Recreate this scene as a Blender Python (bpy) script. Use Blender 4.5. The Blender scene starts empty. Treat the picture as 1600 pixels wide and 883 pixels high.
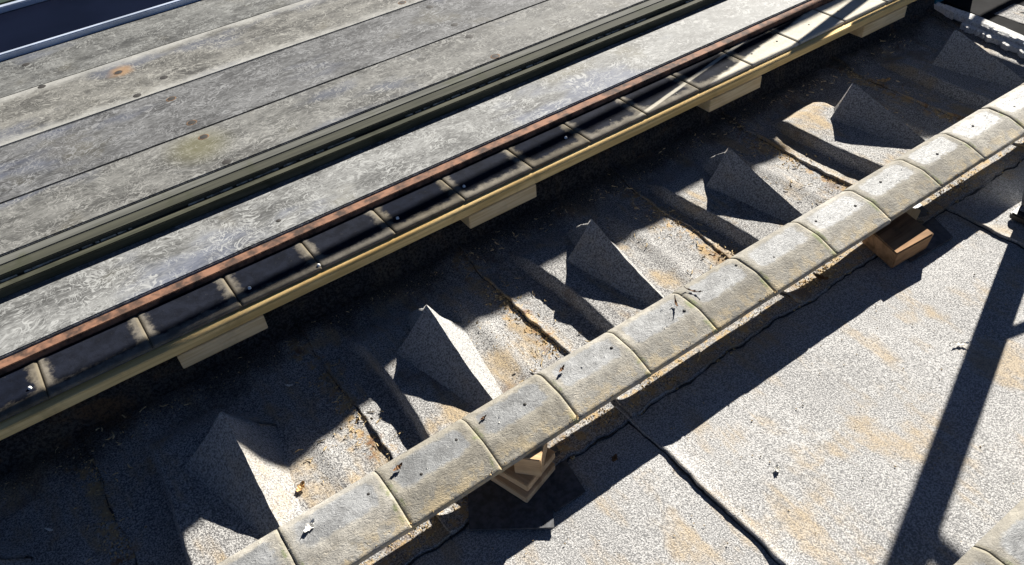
import bpy, bmesh, math, random
from mathutils import Matrix, Vector, noise
random.seed(7)
S = bpy.context.scene
COL = S.collection
# ------------------------------------------------------------------ camera
cd = bpy.data.cameras.new("camera"); cam = bpy.data.objects.new("camera", cd); COL.objects.link(cam)
X_ = Vector((0.8131, 0.4336, -0.3882)); Y_ = Vector((-0.5781, 0.5243, -0.6251))
X_.normalize(); Y_ = (Y_ - X_*X_.dot(Y_)).normalized(); Z_ = X_.cross(Y_)
cam.matrix_world = Matrix((X_, Y_, Z_)).to_4x4()
cam.matrix_world.translation = Vector((0, 0, 1.6))
cd.sensor_width = 36; cd.lens = 1241.27/1600*36; cd.clip_start = 0.02; cd.clip_end = 400
S.camera = cam
# ------------------------------------------------------------------ light
EL = math.radians(29.0); SX, SY = 0.884, 0.468
w = bpy.data.worlds.new("World"); S.world = w; w.use_nodes = True
nt = w.node_tree; nt.nodes.clear()
sky = nt.nodes.new("ShaderNodeTexSky"); sky.sky_type = 'NISHITA'; sky.sun_disc = False
sky.sun_elevation = EL; sky.sun_rotation = math.atan2(SX, SY)
sky.air_density = .19; sky.dust_density = 0; sky.ozone_density = 1.0
bg = nt.nodes.new("ShaderNodeBackground"); bg.inputs[1].default_value = 0.05
wo = nt.nodes.new("ShaderNodeOutputWorld")
nt.links.new(sky.outputs[0], bg.inputs[0]); nt.links.new(bg.outputs[0], wo.inputs[0])
sd = bpy.data.lights.new("sun", 'SUN'); sd.energy = 5.0; sd.angle = math.radians(0.5); sd.color = (1, .95, .87)
so = bpy.data.objects.new("sun", sd); COL.objects.link(so)
so.rotation_euler = Vector((SX*math.cos(EL), SY*math.cos(EL), math.sin(EL))).to_track_quat('Z', 'Y').to_euler()
S.view_settings.view_transform = 'Standard'; S.view_settings.look = 'None'
S.view_settings.exposure = 1.6; S.view_settings.gamma = 1

# ------------------------------------------------------------------ node helpers
class NT:
    def __init__(s, name):
        s.m = bpy.data.materials.new(name); s.m.use_nodes = True
        s.t = s.m.node_tree; s.t.nodes.clear()
        s.b = s.n("ShaderNodeBsdfPrincipled"); o = s.n("ShaderNodeOutputMaterial")
        s.l(s.b.outputs[0], o.inputs[0])
        s.co = s.n("ShaderNodeTexCoord").outputs['Object']
        s.wp = s.n("ShaderNodeNewGeometry").outputs['Position']
    def n(s, k): return s.t.nodes.new(k)
    def l(s, a, b): s.t.links.new(a, b)
    def put(s, inp, v):
        if hasattr(v, 'is_linked') or hasattr(v, 'links'): s.l(v, inp)
        elif isinstance(v, (tuple, list)) and len(v) == 3 and inp.type == 'RGBA': inp.default_value = (*v, 1)
        else: inp.default_value = v
    def map(s, co, sc=(1, 1, 1), rot=(0, 0, 0), loc=(0, 0, 0)):
        m = s.n("ShaderNodeMapping"); s.l(co, m.inputs[0])
        m.inputs['Scale'].default_value = sc; m.inputs['Rotation'].default_value = rot; m.inputs['Location'].default_value = loc
        return m.outputs[0]
    def noise(s, co, scale, detail=3, rough=.55, dist=0):
        m = s.n("ShaderNodeTexNoise"); s.l(co, m.inputs['Vector'])
        m.inputs['Scale'].default_value = scale; m.inputs['Detail'].default_value = detail
        m.inputs['Roughness'].default_value = rough; m.inputs['Distortion'].default_value = dist
        return m.outputs['Fac']
    def vor(s, co, scale, feature='F1', rnd=1):
        m = s.n("ShaderNodeTexVoronoi"); m.feature = feature; s.l(co, m.inputs['Vector'])
        m.inputs['Scale'].default_value = scale; m.inputs['Randomness'].default_value = rnd
        return m.outputs['Distance']
    def step(s, v, a, b, lo=0, hi=1):
        m = s.n("ShaderNodeMapRange"); m.interpolation_type = 'SMOOTHSTEP'
        s.put(m.inputs[0], v); m.inputs[1].default_value = a; m.inputs[2].default_value = b
        m.inputs[3].default_value = lo; m.inputs[4].default_value = hi
        return m.outputs[0]
    def math(s, op, a, b=0, c=0):
        m = s.n("ShaderNodeMath"); m.operation = op
        s.put(m.inputs[0], a); s.put(m.inputs[1], b); s.put(m.inputs[2], c); return m.outputs[0]
    def mix(s, f, a, b):
        m = s.n("ShaderNodeMix"); m.data_type = 'RGBA'; s.put(m.inputs[0], f)
        s.put(m.inputs[6], a); s.put(m.inputs[7], b); return m.outputs[2]
    def attr(s, name):
        m = s.n("ShaderNodeAttribute"); m.attribute_name = name; return m.outputs['Fac']
    def sep(s, co):
        m = s.n("ShaderNodeSeparateXYZ"); s.l(co, m.inputs[0]); return m.outputs
    def bump(s, h, strength=.5, dist=.01, prev=None):
        m = s.n("ShaderNodeBump"); m.inputs['Strength'].default_value = strength; m.inputs['Distance'].default_value = dist
        s.l(h, m.inputs['Height'])
        if prev is not None: s.l(prev, m.inputs['Normal'])
        return m.outputs[0]
    def done(s, col, rough=.8, normal=None, spec=None, metal=None):
        s.put(s.b.inputs['Base Color'], col); s.put(s.b.inputs['Roughness'], rough)
        if normal is not None: s.l(normal, s.b.inputs['Normal'])
        if spec is not None: s.put(s.b.inputs['Specular IOR Level'], spec)
        if metal is not None: s.put(s.b.inputs['Metallic'], metal)
        return s.m

CRK = [-.90, -.268, .328, .868, 1.483, 2.030, 2.64, 3.25, 3.9]   # felt laps
def felt(name, lo, hi, sand=1.0, rust=0.0, strip=False, gran=260, bias=0):
    a = NT(name); co = a.wp
    n1 = a.noise(co, gran, 2, .7); n2 = a.noise(co, gran*2.3, 2, .6); big = a.noise(co, 2.2, 4, .6)
    sp = a.math('ADD', a.math('MULTIPLY', n1, .65), a.math('MULTIPLY', n2, .35))
    sp = a.math('ADD', sp, a.math('MULTIPLY', a.math('SUBTRACT', big, .5), .10))
    f = a.step(sp, .42-bias, .60-bias)
    col = a.mix(f, lo, hi)
    # wind-blown sand: streaks and blotches
    m1 = a.noise(a.map(co, (1, 1, 1), (0, 0, .5)), 5.5, 5, .62, .4)
    m2 = a.noise(a.map(co, (4.2, .8, 1), (0, 0, -.35)), 3.6, 4, .65, .3)
    m = a.math('ADD', a.math('MULTIPLY', m1, .55), a.math('MULTIPLY', m2, .45))
    sm = a.step(m, .49, .63, 0, sand)
    sm = a.math('MULTIPLY', sm, a.step(n1, .30, .58, .25, 1))
    sc = a.mix(n2, (.30, .205, .10), (.47, .36, .20))
    if strip:
        y = a.sep(co)[1]
        wob = a.math('MULTIPLY', a.math('SUBTRACT', a.noise(co, 14, 4, .7), .5), .11)
        yy = a.math('ABSOLUTE', a.math('SUBTRACT', a.math('ADD', y, wob), .93))
        st = a.math('MULTIPLY', a.step(yy, .02, .05, 1, 0), a.step(a.noise(co, 32, 4, .75), .47, .60, .0, .9))
        sm = a.math('MAXIMUM', sm, st)
    col = a.mix(sm, col, sc)
    if strip:
        yd0 = a.step(a.noise(a.map(co, loc=(3, 8, 0)), 6, 5, .75), .52, .60, 0, 1)
        # grit and rust caught along the laps (the felt seams lie about every 0.6 m)
        xs_ = a.sep(co)[0]
        wv_ = a.math('MULTIPLY', a.math('SUBTRACT', a.noise(co, 7, 4, .7), .5), .16)
        seam = None
        for cx_ in CRK[1:7]:
            dd = a.step(a.math('ABSOLUTE', a.math('ADD', a.math('SUBTRACT', xs_, cx_-.02), wv_)), .012, .045, 1, 0)
            seam = dd if seam is None else a.math('MAXIMUM', seam, dd)
        sg = a.math('MULTIPLY', a.math('MULTIPLY', seam, a.step(a.noise(co, 30, 4, .75), .46, .60, .0, .9)), a.step(a.sep(co)[1], 1.0, 1.1))
        col = a.mix(sg, col, a.mix(yd0, (.40, .28, .14), (.17, .085, .035)))
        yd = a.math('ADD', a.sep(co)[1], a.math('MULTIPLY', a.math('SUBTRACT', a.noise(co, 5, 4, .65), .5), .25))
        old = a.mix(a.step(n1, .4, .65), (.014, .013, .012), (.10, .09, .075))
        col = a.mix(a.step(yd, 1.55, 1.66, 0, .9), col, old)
    if rust:
        r = a.step(a.noise(a.map(co, loc=(5, 2, 0)), 4.5, 5, .7), .56, .68, 0, rust)
        col = a.mix(a.math('MULTIPLY', r, a.step(n1, .3, .6, .3, 1)), col, (.13, .07, .028))
    nb = a.bump(sp, .8, .004)
    nb = a.bump(a.noise(co, 26, 3), .25, .006, nb)
    return a.done(col, .92, nb, .25)

def wood(name, lo, hi, dirt=(.12, .09, .05), dirtamt=.3, axis=0, fine=1.0):
    a = NT(name); co = a.co
    sc = [3, 3, 3]; 
    for i in range(3):
        if i != axis: sc[i] = 60*fine
    g = a.noise(a.map(co, tuple(sc)), 1.0, 4, .65, .8)
    g2 = a.noise(a.map(co, tuple(v*.3 for v in sc)), 1.0, 3, .6, 1.2)
    f = a.math('ADD', a.math('MULTIPLY', g, .6), a.math('MULTIPLY', g2, .4))
    col = a.mix(a.step(f, .36, .64), lo, hi)
    d = a.step(a.noise(a.wp, 9, 4, .65, .5), .52, .72, 0, dirtamt)
    col = a.mix(d, col, dirt)
    return a.done(col, .85, a.bump(f, .35, .002), .15)

def board_mat(name, base, seed):
    a = NT(name); co = a.map(a.wp, loc=(seed*3.7, seed*1.3, 0))
    n = a.noise(a.map(co, (1, 2.2, 1)), 4.5, 6, .68, .3)
    fine = a.noise(a.map(co, (1, 3, 1)), 55, 4, .65, .4)
    v = a.math('ADD', a.math('MULTIPLY', n, .55), a.math('MULTIPLY', fine, .45))
    b = base
    col = a.mix(a.step(v, .38, .62), tuple(x*.38 for x in b), tuple(x*1.3 for x in b))
    blue = a.step(a.noise(a.map(co, (.6, 1.3, 1)), 3.0, 3, .6), .55, .68, 0, .55)
    col = a.mix(blue, col, (b[0]*.68, b[1]*.78, b[2]*1.15))
    brn = a.step(a.noise(a.map(co, loc=(4, 9, 0)), 3.2, 4, .6), .56, .7, 0, .4)
    col = a.mix(brn, col, (b[0]*.95, b[1]*.85, b[2]*.58))
    # curved pale scrape marks, short and broken
    dn = a.n("ShaderNodeTexNoise"); a.l(co, dn.inputs['Vector']); dn.inputs['Scale'].default_value = 7; dn.inputs['Detail'].default_value = 3
    va = a.n("ShaderNodeVectorMath"); va.operation = 'MULTIPLY_ADD'
    a.l(dn.outputs['Color'], va.inputs[0]); va.inputs[1].default_value = (.13, .13, 0); a.l(co, va.inputs[2])
    wrp = va.outputs[0]
    def contour(co_, scale, w_, m0, m1, mscale):
        c = a.math('ABSOLUTE', a.math('SUBTRACT', a.noise(co_, scale, 2, .5, .6), .5))
        return a.math('MULTIPLY', a.step(c, w_*.4, w_, 1, 0), a.step(a.noise(co, mscale, 3, .65), m0, m1))
    s1 = contour(a.map(wrp, (1, 1.7, 1), (0, 0, .4)), 26, .034, .42, .56, 11)
    s2 = contour(a.map(wrp, (1.6, .8, 1), (0, 0, -.5)), 48, .04, .42, .56, 18)
    s3 = a.step(a.noise(a.map(wrp, (1, 4, 1), (0, 0, .7)), 34, 3, .6), .60, .72)
    sc = a.math('MAXIMUM', a.math('MAXIMUM', s1, a.math('MULTIPLY', s2, .7)), a.math('MULTIPLY', s3, .7))
    col = a.mix(a.math('MULTIPLY', sc, .72), col, tuple(min(.62, x*2.2) for x in b))
    yy = a.sep(a.wp)
    if seed == 2:     # pale dust along both long edges and a rust bloom round one hole
        dn2 = a.math('MULTIPLY', a.math('SUBTRACT', a.noise(a.wp, 12, 4, .7), .5), .12)
        ed = a.math('SUBTRACT', .187, a.math('ABSOLUTE', a.math('SUBTRACT', yy[1], 3.041)))
        col = a.mix(a.step(a.math('ADD', ed, dn2), .0, .07, .6, 0), col, (.36, .36, .34))
        dx_ = a.math('SUBTRACT', yy[0], .31); dy_ = a.math('SUBTRACT', yy[1], 3.12)
        rr_ = a.math('SQRT', a.math('ADD', a.math('MULTIPLY', dx_, dx_), a.math('MULTIPLY', dy_, dy_)))
        col = a.mix(a.step(a.math('ADD', rr_, a.math('MULTIPLY', dn2, .5)), .015, .06, .7, 0), col, (.28, .17, .08))
    if seed == 0:
        dx_ = a.math('SUBTRACT', yy[0], .36); dy_ = a.math('SUBTRACT', yy[1], 2.40)
        rr_ = a.math('SQRT', a.math('ADD', a.math('MULTIPLY', dx_, dx_), a.math('MULTIPLY', dy_, dy_)))
        col = a.mix(a.step(rr_, .02, .14, .45, 0), col, (.16, .15, .07))
    dk = a.step(a.noise(a.map(co, (1, 1.6, 1), loc=(7, 1, 0)), 60, 3, .7), .60, .74, 0, .5)
    col = a.mix(dk, col, tuple(x*.35 for x in b))
    # dusty worn long edges
    return a.done(col, a.step(v, .3, .7, .62, .8), a.bump(v, .3, .003), .22)

def tile_mat(name, rim, pocket, dark_pocket):
    a = NT(name); co = a.wp
    pk = a.attr('pocket'); gr = a.attr('groove'); fr = a.attr('front')
    n = a.noise(co, 28, 5, .65, .3); n2 = a.noise(co, 150, 3, .7); nb_ = a.noise(co, 7, 4, .6)
    pm = a.step(a.math('ADD', pk, a.math('MULTIPLY', a.math('SUBTRACT', a.noise(co, 38, 4, .7), .5), .9)), .38, .72)
    rc = a.mix(a.step(n, .35, .65), tuple(x*.72 for x in rim), tuple(min(.7, x*1.18) for x in rim))
    rc = a.mix(a.step(n2, .52, .72, 0, .45), rc, tuple(x*.5 for x in rim))
    rc = a.mix(a.step(nb_, .48, .62, 0, .45), rc, (rim[0]*.62, rim[1]*.64, rim[2]*.68))
    pc = a.mix(a.step(n, .35, .65), tuple(x*.75 for x in pocket), tuple(x*1.3 for x in pocket))
    pc = a.mix(a.step(n2, .64, .76, 0, .22 if dark_pocket else .1), pc, rim)
    col = a.mix(pm, rc, pc)
    oi = a.n("ShaderNodeObjectInfo").outputs['Random']
    hs_ = a.n("ShaderNodeHueSaturation"); a.l(col, hs_.inputs['Color']); a.put(hs_.inputs['Value'], a.step(oi, 0, 1, .80, 1.14)); a.put(hs_.inputs['Saturation'], a.step(oi, 0, 1, 1.15, .8)); col = hs_.outputs[0]
    rough = a.step(pm, 0, 1, .85, .6 if not dark_pocket else .9)
    if not dark_pocket:   # moss in the joints of the sloping front
        sh = a.noise(co, 20, 4, .6)
        f2 = a.math('MULTIPLY', a.step(gr, .15, .55), a.step(fr, .25, .45))
        f2 = a.math('MULTIPLY', f2, a.step(sh, .47, .62, .0, .85))
        col = a.mix(f2, col, (.105, .14, .035))
        f1 = a.math('MULTIPLY', a.step(gr, .35, .8), .45)
        col = a.mix(f1, col, (.26, .235, .17))
        ds = a.math('MULTIPLY', a.step(fr, .62, 1.0), a.step(a.noise(co, 30, 4, .7), .45, .58, 0, .55))
        col = a.mix(ds, col, (.46, .36, .2))
    else:                 # sunlight painted as a pale wash over the far end
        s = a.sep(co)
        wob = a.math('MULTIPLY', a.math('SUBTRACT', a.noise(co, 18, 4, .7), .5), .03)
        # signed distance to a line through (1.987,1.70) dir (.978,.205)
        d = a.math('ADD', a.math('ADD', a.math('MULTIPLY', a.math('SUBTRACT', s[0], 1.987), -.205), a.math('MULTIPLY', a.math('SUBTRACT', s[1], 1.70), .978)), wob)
        sun_wedge = a.math('MULTIPLY', a.step(d, -.004, .012, 1, 0), a.step(s[0], 1.86, 2.0))
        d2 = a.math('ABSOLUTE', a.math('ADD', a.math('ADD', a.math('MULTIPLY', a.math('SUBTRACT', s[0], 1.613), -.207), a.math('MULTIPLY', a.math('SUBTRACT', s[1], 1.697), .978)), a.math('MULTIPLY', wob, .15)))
        sun_streak = a.math('MULTIPLY', a.step(d2, .004, .010, 1, 0), a.step(s[0], 1.55, 1.68, 0, .75))
        sun_mask = a.math('MULTIPLY', a.math('MAXIMUM', sun_wedge, sun_streak), a.step(n2, .25, .5, .75, 1))
        col = a.mix(sun_mask, col, a.mix(n, (.40, .37, .29), (.60, .57, .50)))
        gg = a.math('MULTIPLY', a.step(gr, .5, .9), .6)
        col = a.mix(gg, col, (.13, .11, .075))
    wv = a.noise(a.map(co, (1, 1.6, 1)), 60, 4, .65, 2.2)
    nb = a.bump(wv, .65 if not dark_pocket else .12, .004)
    nb = a.bump(n2, .3, .002, nb)
    return a.done(col, rough, nb, .35 if not dark_pocket else .05)

def plain(name, c, rough=.6, metal=0, var=.3, scale=30, spec=.5):
    a = NT(name)
    n = a.noise(a.wp, scale, 4, .6)
    col = a.mix(a.step(n, .35, .65), tuple(x*(1-var) for x in c), tuple(min(.95, x*(1+var)) for x in c))
    return a.done(col, rough, a.bump(n, .2, .002), spec, metal)

M = {}
M['felt'] = felt('grey mineral felt', (.165, .165, .165), (.48, .475, .465), .62)
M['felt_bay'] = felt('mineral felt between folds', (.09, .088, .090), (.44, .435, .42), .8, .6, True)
M['felt_fin'] = felt('mineral felt fold', (.105, .102, .102), (.35, .35, .34), .35, .0, gran=215, bias=.02)
M['felt_dark'] = felt('old bitumen felt', (.012, .012, .013), (.06, .058, .055), .12, .7, gran=120)
M['slate'] = plain('dark slate offcut', (.05, .053, .06), .55, 0, .4, 60)
M['pine'] = wood('raw pine edge', (.62, .41, .15), (.90, .66, .30), (.25, .17, .07), .35)
M['pineblk'] = wood('raw pine block', (.66, .47, .22), (.88, .69, .40), (.3, .2, .1), .25)
M['packer'] = wood('orange brown softwood packer', (.46, .30, .16), (.68, .49, .29), (.12, .07, .03), .3, axis=1)
M['oldblock'] = wood('stained brown timber block', (.12, .066, .03), (.32, .19, .10), (.05, .04, .03), .6, axis=0, fine=.6)
M['moss'] = wood('mossy board edge', (.032, .033, .025), (.058, .059, .044), (.03, .035, .018), .6)
M['moss_pale'] = wood('grey worn board edge', (.07, .072, .064), (.125, .127, .115), (.06, .065, .035), .5)
M['dirty'] = wood('dark dirty board edge', (.025, .028, .018), (.07, .07, .05), (.015, .017, .01), .6)
M['chalk'] = plain('chalky deposit', (.17, .17, .145), .9, 0, .6, 40)
M['rust'] = plain('rusty steel', (.125, .06, .034), .9, 0, .75, 22)
M['steel_dark'] = plain('dark rusted screw', (.010, .008, .006), .8, 0, .4, 200)
M['rust_ring'] = plain('rust stain ring', (.12, .065, .028), .9, 0, .5, 90)
M['trim'] = plain('pale blue grey aluminium trim', (.46, .52, .62), .4, .3, .12, 8)
M['navy'] = plain('dark blue glass', (.003, .004, .010), .3, 0, .2, 3, .04)
M['green'] = plain('dark green painted board', (.015, .03, .017), .6, 0, .3, 5)
M['white'] = plain('white plastic', (.75, .75, .72), .4, 0, .05, 30)
M['black'] = plain('black rubber', (.012, .012, .013), .5, 0, .3, 30)
M['darkgrey'] = plain('dark grey sheet', (.013, .013, .014), .95, 0, .3, 10, .05)
M['teal'] = plain('teal plastic', (.01, .12, .19), .4, 0, .2, 10)
M['leaf'] = plain('dry leaf', (.42, .27, .12), .8, 0, .5, 120)
M['leafdark'] = plain('dark dry leaf', (.16, .08, .03), .8, 0, .4, 120)
M['paper'] = plain('white flake', (.72, .70, .64), .8, 0, .1, 100)
M['crumb'] = plain('sandy crumbs', (.42, .31, .16), .95, 0, .7, 160)
M['straw'] = plain('pale straw and wood shavings', (.50, .38, .20), .9, 0, .5, 90)
M['galv'] = plain('galvanised steel', (.32, .33, .34), .45, .6, .2, 20)
M['darkwood'] = wood('dark brown timber', (.02, .012, .007), (.05, .03, .016), (.01, .008, .006), .5, axis=1)
M['ply'] = wood('shade sheet plywood', (.3, .2, .1), (.45, .32, .18), (.2, .15, .1), .3)
M['white_felt'] = felt('white granule felt edge', (.35, .35, .34), (.72, .72, .70), 0, gran=140, bias=.08)
BM = [board_mat('weathered grey board %s' % k, c, i) for i, (k, c) in enumerate([
    ('one', (.118, .118, .112)), ('two', (.10, .102, .104)), ('three', (.125, .123, .113)), ('four', (.11, .112, .108)), ('five', (.165, .168, .165))])]
M['tile'] = tile_mat('dusty beige profiled tile', (.29, .272, .232), (.185, .19, .192), False)
M['tile_dark'] = tile_mat('profiled tile with shade-navy pockets and tan dust', (.145, .13, .105), (.007, .009, .016), True)  # dark pockets carry the strip's shade in their colour

# ------------------------------------------------------------------ mesh helpers
def link(name, me, mat, parent=None, kind=None):
    o = bpy.data.objects.new(name, me); COL.objects.link(o)
    if mat is not None and not me.materials: me.materials.append(mat)
    if parent is not None: o.parent = parent
    if kind: o['kind'] = kind
    return o
def tag(o, label, cat, group=None):
    o['label'] = label; o['category'] = cat
    if group: o['group'] = group
    return o
def empty(name, loc=(0, 0, 0)):
    o = bpy.data.objects.new(name, None); COL.objects.link(o); o.location = loc; o.empty_display_size = .05
    return o
def mesh(name, vs, fs, smooth=False):
    me = bpy.data.meshes.new(name); me.from_pydata(vs, [], fs); me.validate(); me.update()
    if smooth:
        for p in me.polygons: p.use_smooth = True
    return me
def bevel_box(name, size, bev=.002, mat=None, parent=None, loc=(0, 0, 0), rot=(0, 0, 0), wob=0, cuts=0):
    """box centred in x,y with its base at z=0, bevelled; wob makes its long edges slightly uneven"""
    bm = bmesh.new(); bmesh.ops.create_cube(bm, size=1)
    for v in bm.verts: v.co = Vector((v.co.x*size[0], v.co.y*size[1], (v.co.z+.5)*size[2]))
    if cuts:
        ed = [e for e in bm.edges if abs(e.verts[0].co.x-e.verts[1].co.x) > size[0]*.9]
        bmesh.ops.subdivide_edges(bm, edges=ed, cuts=cuts, use_grid_fill=True)
    if bev:
        es = [e for e in bm.edges if len(e.link_faces) == 2 and e.calc_face_angle(0) > .5]
        bmesh.ops.bevel(bm, geom=es, offset=bev, segments=2, affect='EDGES')
    if wob:
        for v in bm.verts:
            p = v.co + Vector(loc)
            v.co.y += wob*(noise.noise(Vector((p.x*3, round(v.co.y*4), 1)))*1.2+.5*noise.noise(Vector((p.x*14, 3+round(v.co.y*4), 1))))
            v.co.z += .5*wob*noise.noise(Vector((p.x*4, p.y*2, 7)))
    me = bpy.data.meshes.new(name); bm.to_mesh(me); bm.free()
    o = link(name, me, mat, parent); o.location = loc; o.rotation_euler = rot
    return o
def span(name, x0, x1, y0, y1, z0, z1, mat, parent=None, bev=.002, wob=0, cuts=0):
    return bevel_box(name, (x1-x0, y1-y0, z1-z0), bev, mat, parent, ((x0+x1)/2, (y0+y1)/2, z0), (0, 0, 0), wob, cuts)
def tube(name, pts, r, mat, parent=None, seg=12):
    vs, fs = [], []
    n = len(pts)
    for i, p in enumerate(pts):
        p = Vector(p); d = (Vector(pts[min(i+1, n-1)])-Vector(pts[max(i-1, 0)])).normalized()
        u = d.cross(Vector((0, 0, 1)) if abs(d.z) < .9 else Vector((1, 0, 0))).normalized(); v = d.cross(u)
        rr = r[i] if isinstance(r, (list, tuple)) else r
        for k in range(seg):
            a = 2*math.pi*k/seg; vs.append(p+u*math.cos(a)*rr+v*math.sin(a)*rr)
    for i in range(n-1):
        for k in range(seg):
            a = i*seg+k; b = i*seg+(k+1) % seg; fs.append((a, b, b+seg, a+seg))
    fs.append(tuple(range(seg))[::-1]); fs.append(tuple(range((n-1)*seg, n*seg)))
    return link(name, mesh(name, vs, fs, True), mat, parent)
def N(x, y, z=0): return noise.noise(Vector((x, y, z)))

# ------------------------------------------------------------------ the roof (setting)
roof = empty('flat_roof'); roof['kind'] = 'structure'
vs = [(-30, -30, -.03), (30, -30, -.03), (30, 30, -.03), (-30, 30, -.03), (-30, -30, -.3), (30, -30, -.3), (30, 30, -.3), (-30, 30, -.3)]
link('roof_base', mesh('roof_base', vs, [(0, 1, 2, 3), (7, 6, 5, 4), (0, 4, 5, 1), (1, 5, 6, 2), (2, 6, 7, 3), (3, 7, 4, 0)]), M['felt'], roof)

FX = [-.56, .034, .598, 1.161, 1.726, 2.336, 2.930, 3.55]
RUN = [.12, .126, .110, .096, .085, .085, .09, .09]        # fold ridges
STP = [-.745, -.150, .425, .992, 1.550, 2.135, 2.775, 3.38]      # top edge of the step before each fold

H = .042
def fade(y):          # step height along y: full between 1.12 and 1.48, gone by 1.60 and under the beam
    a = min(1, max(0, (1.60-y)/.12)); b = min(1, max(0, (y-.985)/.09))
    a = a*a*(3-2*a); b = b*b*(3-2*b); return a*b
def sstep(a, b, x):
    t = min(1, max(0, (x-a)/(b-a))); return t*t*(3-2*t)
def ground(x, y, i):
    """height of the bay: plateau after fold i-1, step up at STP[i], ledge, then fold i"""
    h = fade(y)
    s = STP[i]+.012*math.sin(y*9+i)+.004*N(y*12, i)
    base = FX[i]-.01
    z = H*h*sstep(s-.012, s+.001, x)
    z *= 1-sstep(base, base+.045, x)
    if x > base: pass
    # welts running towards the beam on the plateau
    f0 = FX[i-1] if i else FX[0]-.6
    for off, am, wd in ((.165, .007, .030),):
        z += am*math.exp(-((x-(f0+off+.02*math.sin(y*4+i*2)))/wd)**2)*sstep(1.0, 1.1, y)*(1-sstep(1.5, 1.62, y))
    z += .022*sstep(1.57, 1.67, y)
    z += .0022*N(x*7, y*5, 2)+.0010*N(x*25, y*25, 5)
    z += .004*max(0, N(x*3.2+9, y*5, 4))*sstep(1.4, 1.6, y)
    return z
def sheet(name, xs0, xs1, ys0, ys1, zf, mat, ex=0, ey=0, wl=0, th=.006, curl=.006, dx=.0060, dy=.0085, parent=roof, wy=0, wtop=0):
    """a felt sheet: grid with ragged curled left edge (wl) and ragged near edge (wy), with skirts"""
    nx = max(2, int((xs1-xs0)/dx)); ny = max(2, int((ys1-ys0)/dy))
    vs, fs = [], []
    for j in range(ny+1):
        v = j/ny
        for i in range(nx+1):
            u = i/nx; x = xs0+(xs1-xs0)*u; y = ys0+(ys1-ys0)*v
            eL = wl*(N(y*5, xs0*3, 1)*1.3+.45*N(y*28, xs0*3, 2)+.25*N(y*80, xs0, 2))
            x += eL*(1-u)**6
            eY = wy*(N(x*6, ys0*5, 3)*1.3+.9*N(x*22, 4, 3)+.4*N(x*70, 4, 9))
            y += eY*(1-v)**6
            y += wtop*(N(x*6, 8, 3)+.5*N(x*30, 8, 3))*v**8
            dl = (x-(xs0+eL)); dyy = y-(ys0+eY)
            z = zf(x, y)+th
            if wl: z += curl*(1+.9*N(y*7, xs0, 6))*math.exp(-dl/.018)
            if wy: z += curl*(.8+.9*N(x*7, 5, 6))*math.exp(-dyy/.02)
            vs.append((x, y, z))
    W = nx+1
    for j in range(ny):
        for i in range(nx):
            a = j*W+i; fs.append((a, a+1, a+W+1, a+W))
    # skirts
    def skirt(idx, flip):
        k0 = len(vs)
        for q in idx:
            p = vs[q]; vs.append((p[0], p[1], zf(p[0], p[1])-.012))
        for k in range(len(idx)-1):
            f = (idx[k], k0+k, k0+k+1, idx[k+1]); fs.append(f if not flip else f[::-1])
    nsk = len(fs)
    skirt([j*W for j in range(ny+1)][::-1], False)
    skirt([i for i in range(W)], False)
    skirt([j*W+nx for j in range(ny+1)], False)
    skirt([ny*W+i for i in range(W)][::-1], False)
    me = mesh(name, vs, fs)
    for k, p in enumerate(me.polygons): p.use_smooth = k < nsk
    return link(name, me, mat, parent)
for k in range(8):
    i = k
    xs0, xs1 = CRK[k], CRK[k+1]+.03
    def zf(x, y, k=k):
        # the bay belonging to fold k: fold k sits between CRK[k] and CRK[k+1]
        if x < FX[k]+.03: return ground(x, y, k)
        return ground(x, y, min(k+1, 7)) if k < 7 else 0
    sheet('felt_sheet', xs0, xs1, .885, 1.705, zf, M['felt_bay'], wl=.012, wy=.010, th=.005+.0008*(k % 2), curl=.008)
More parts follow.
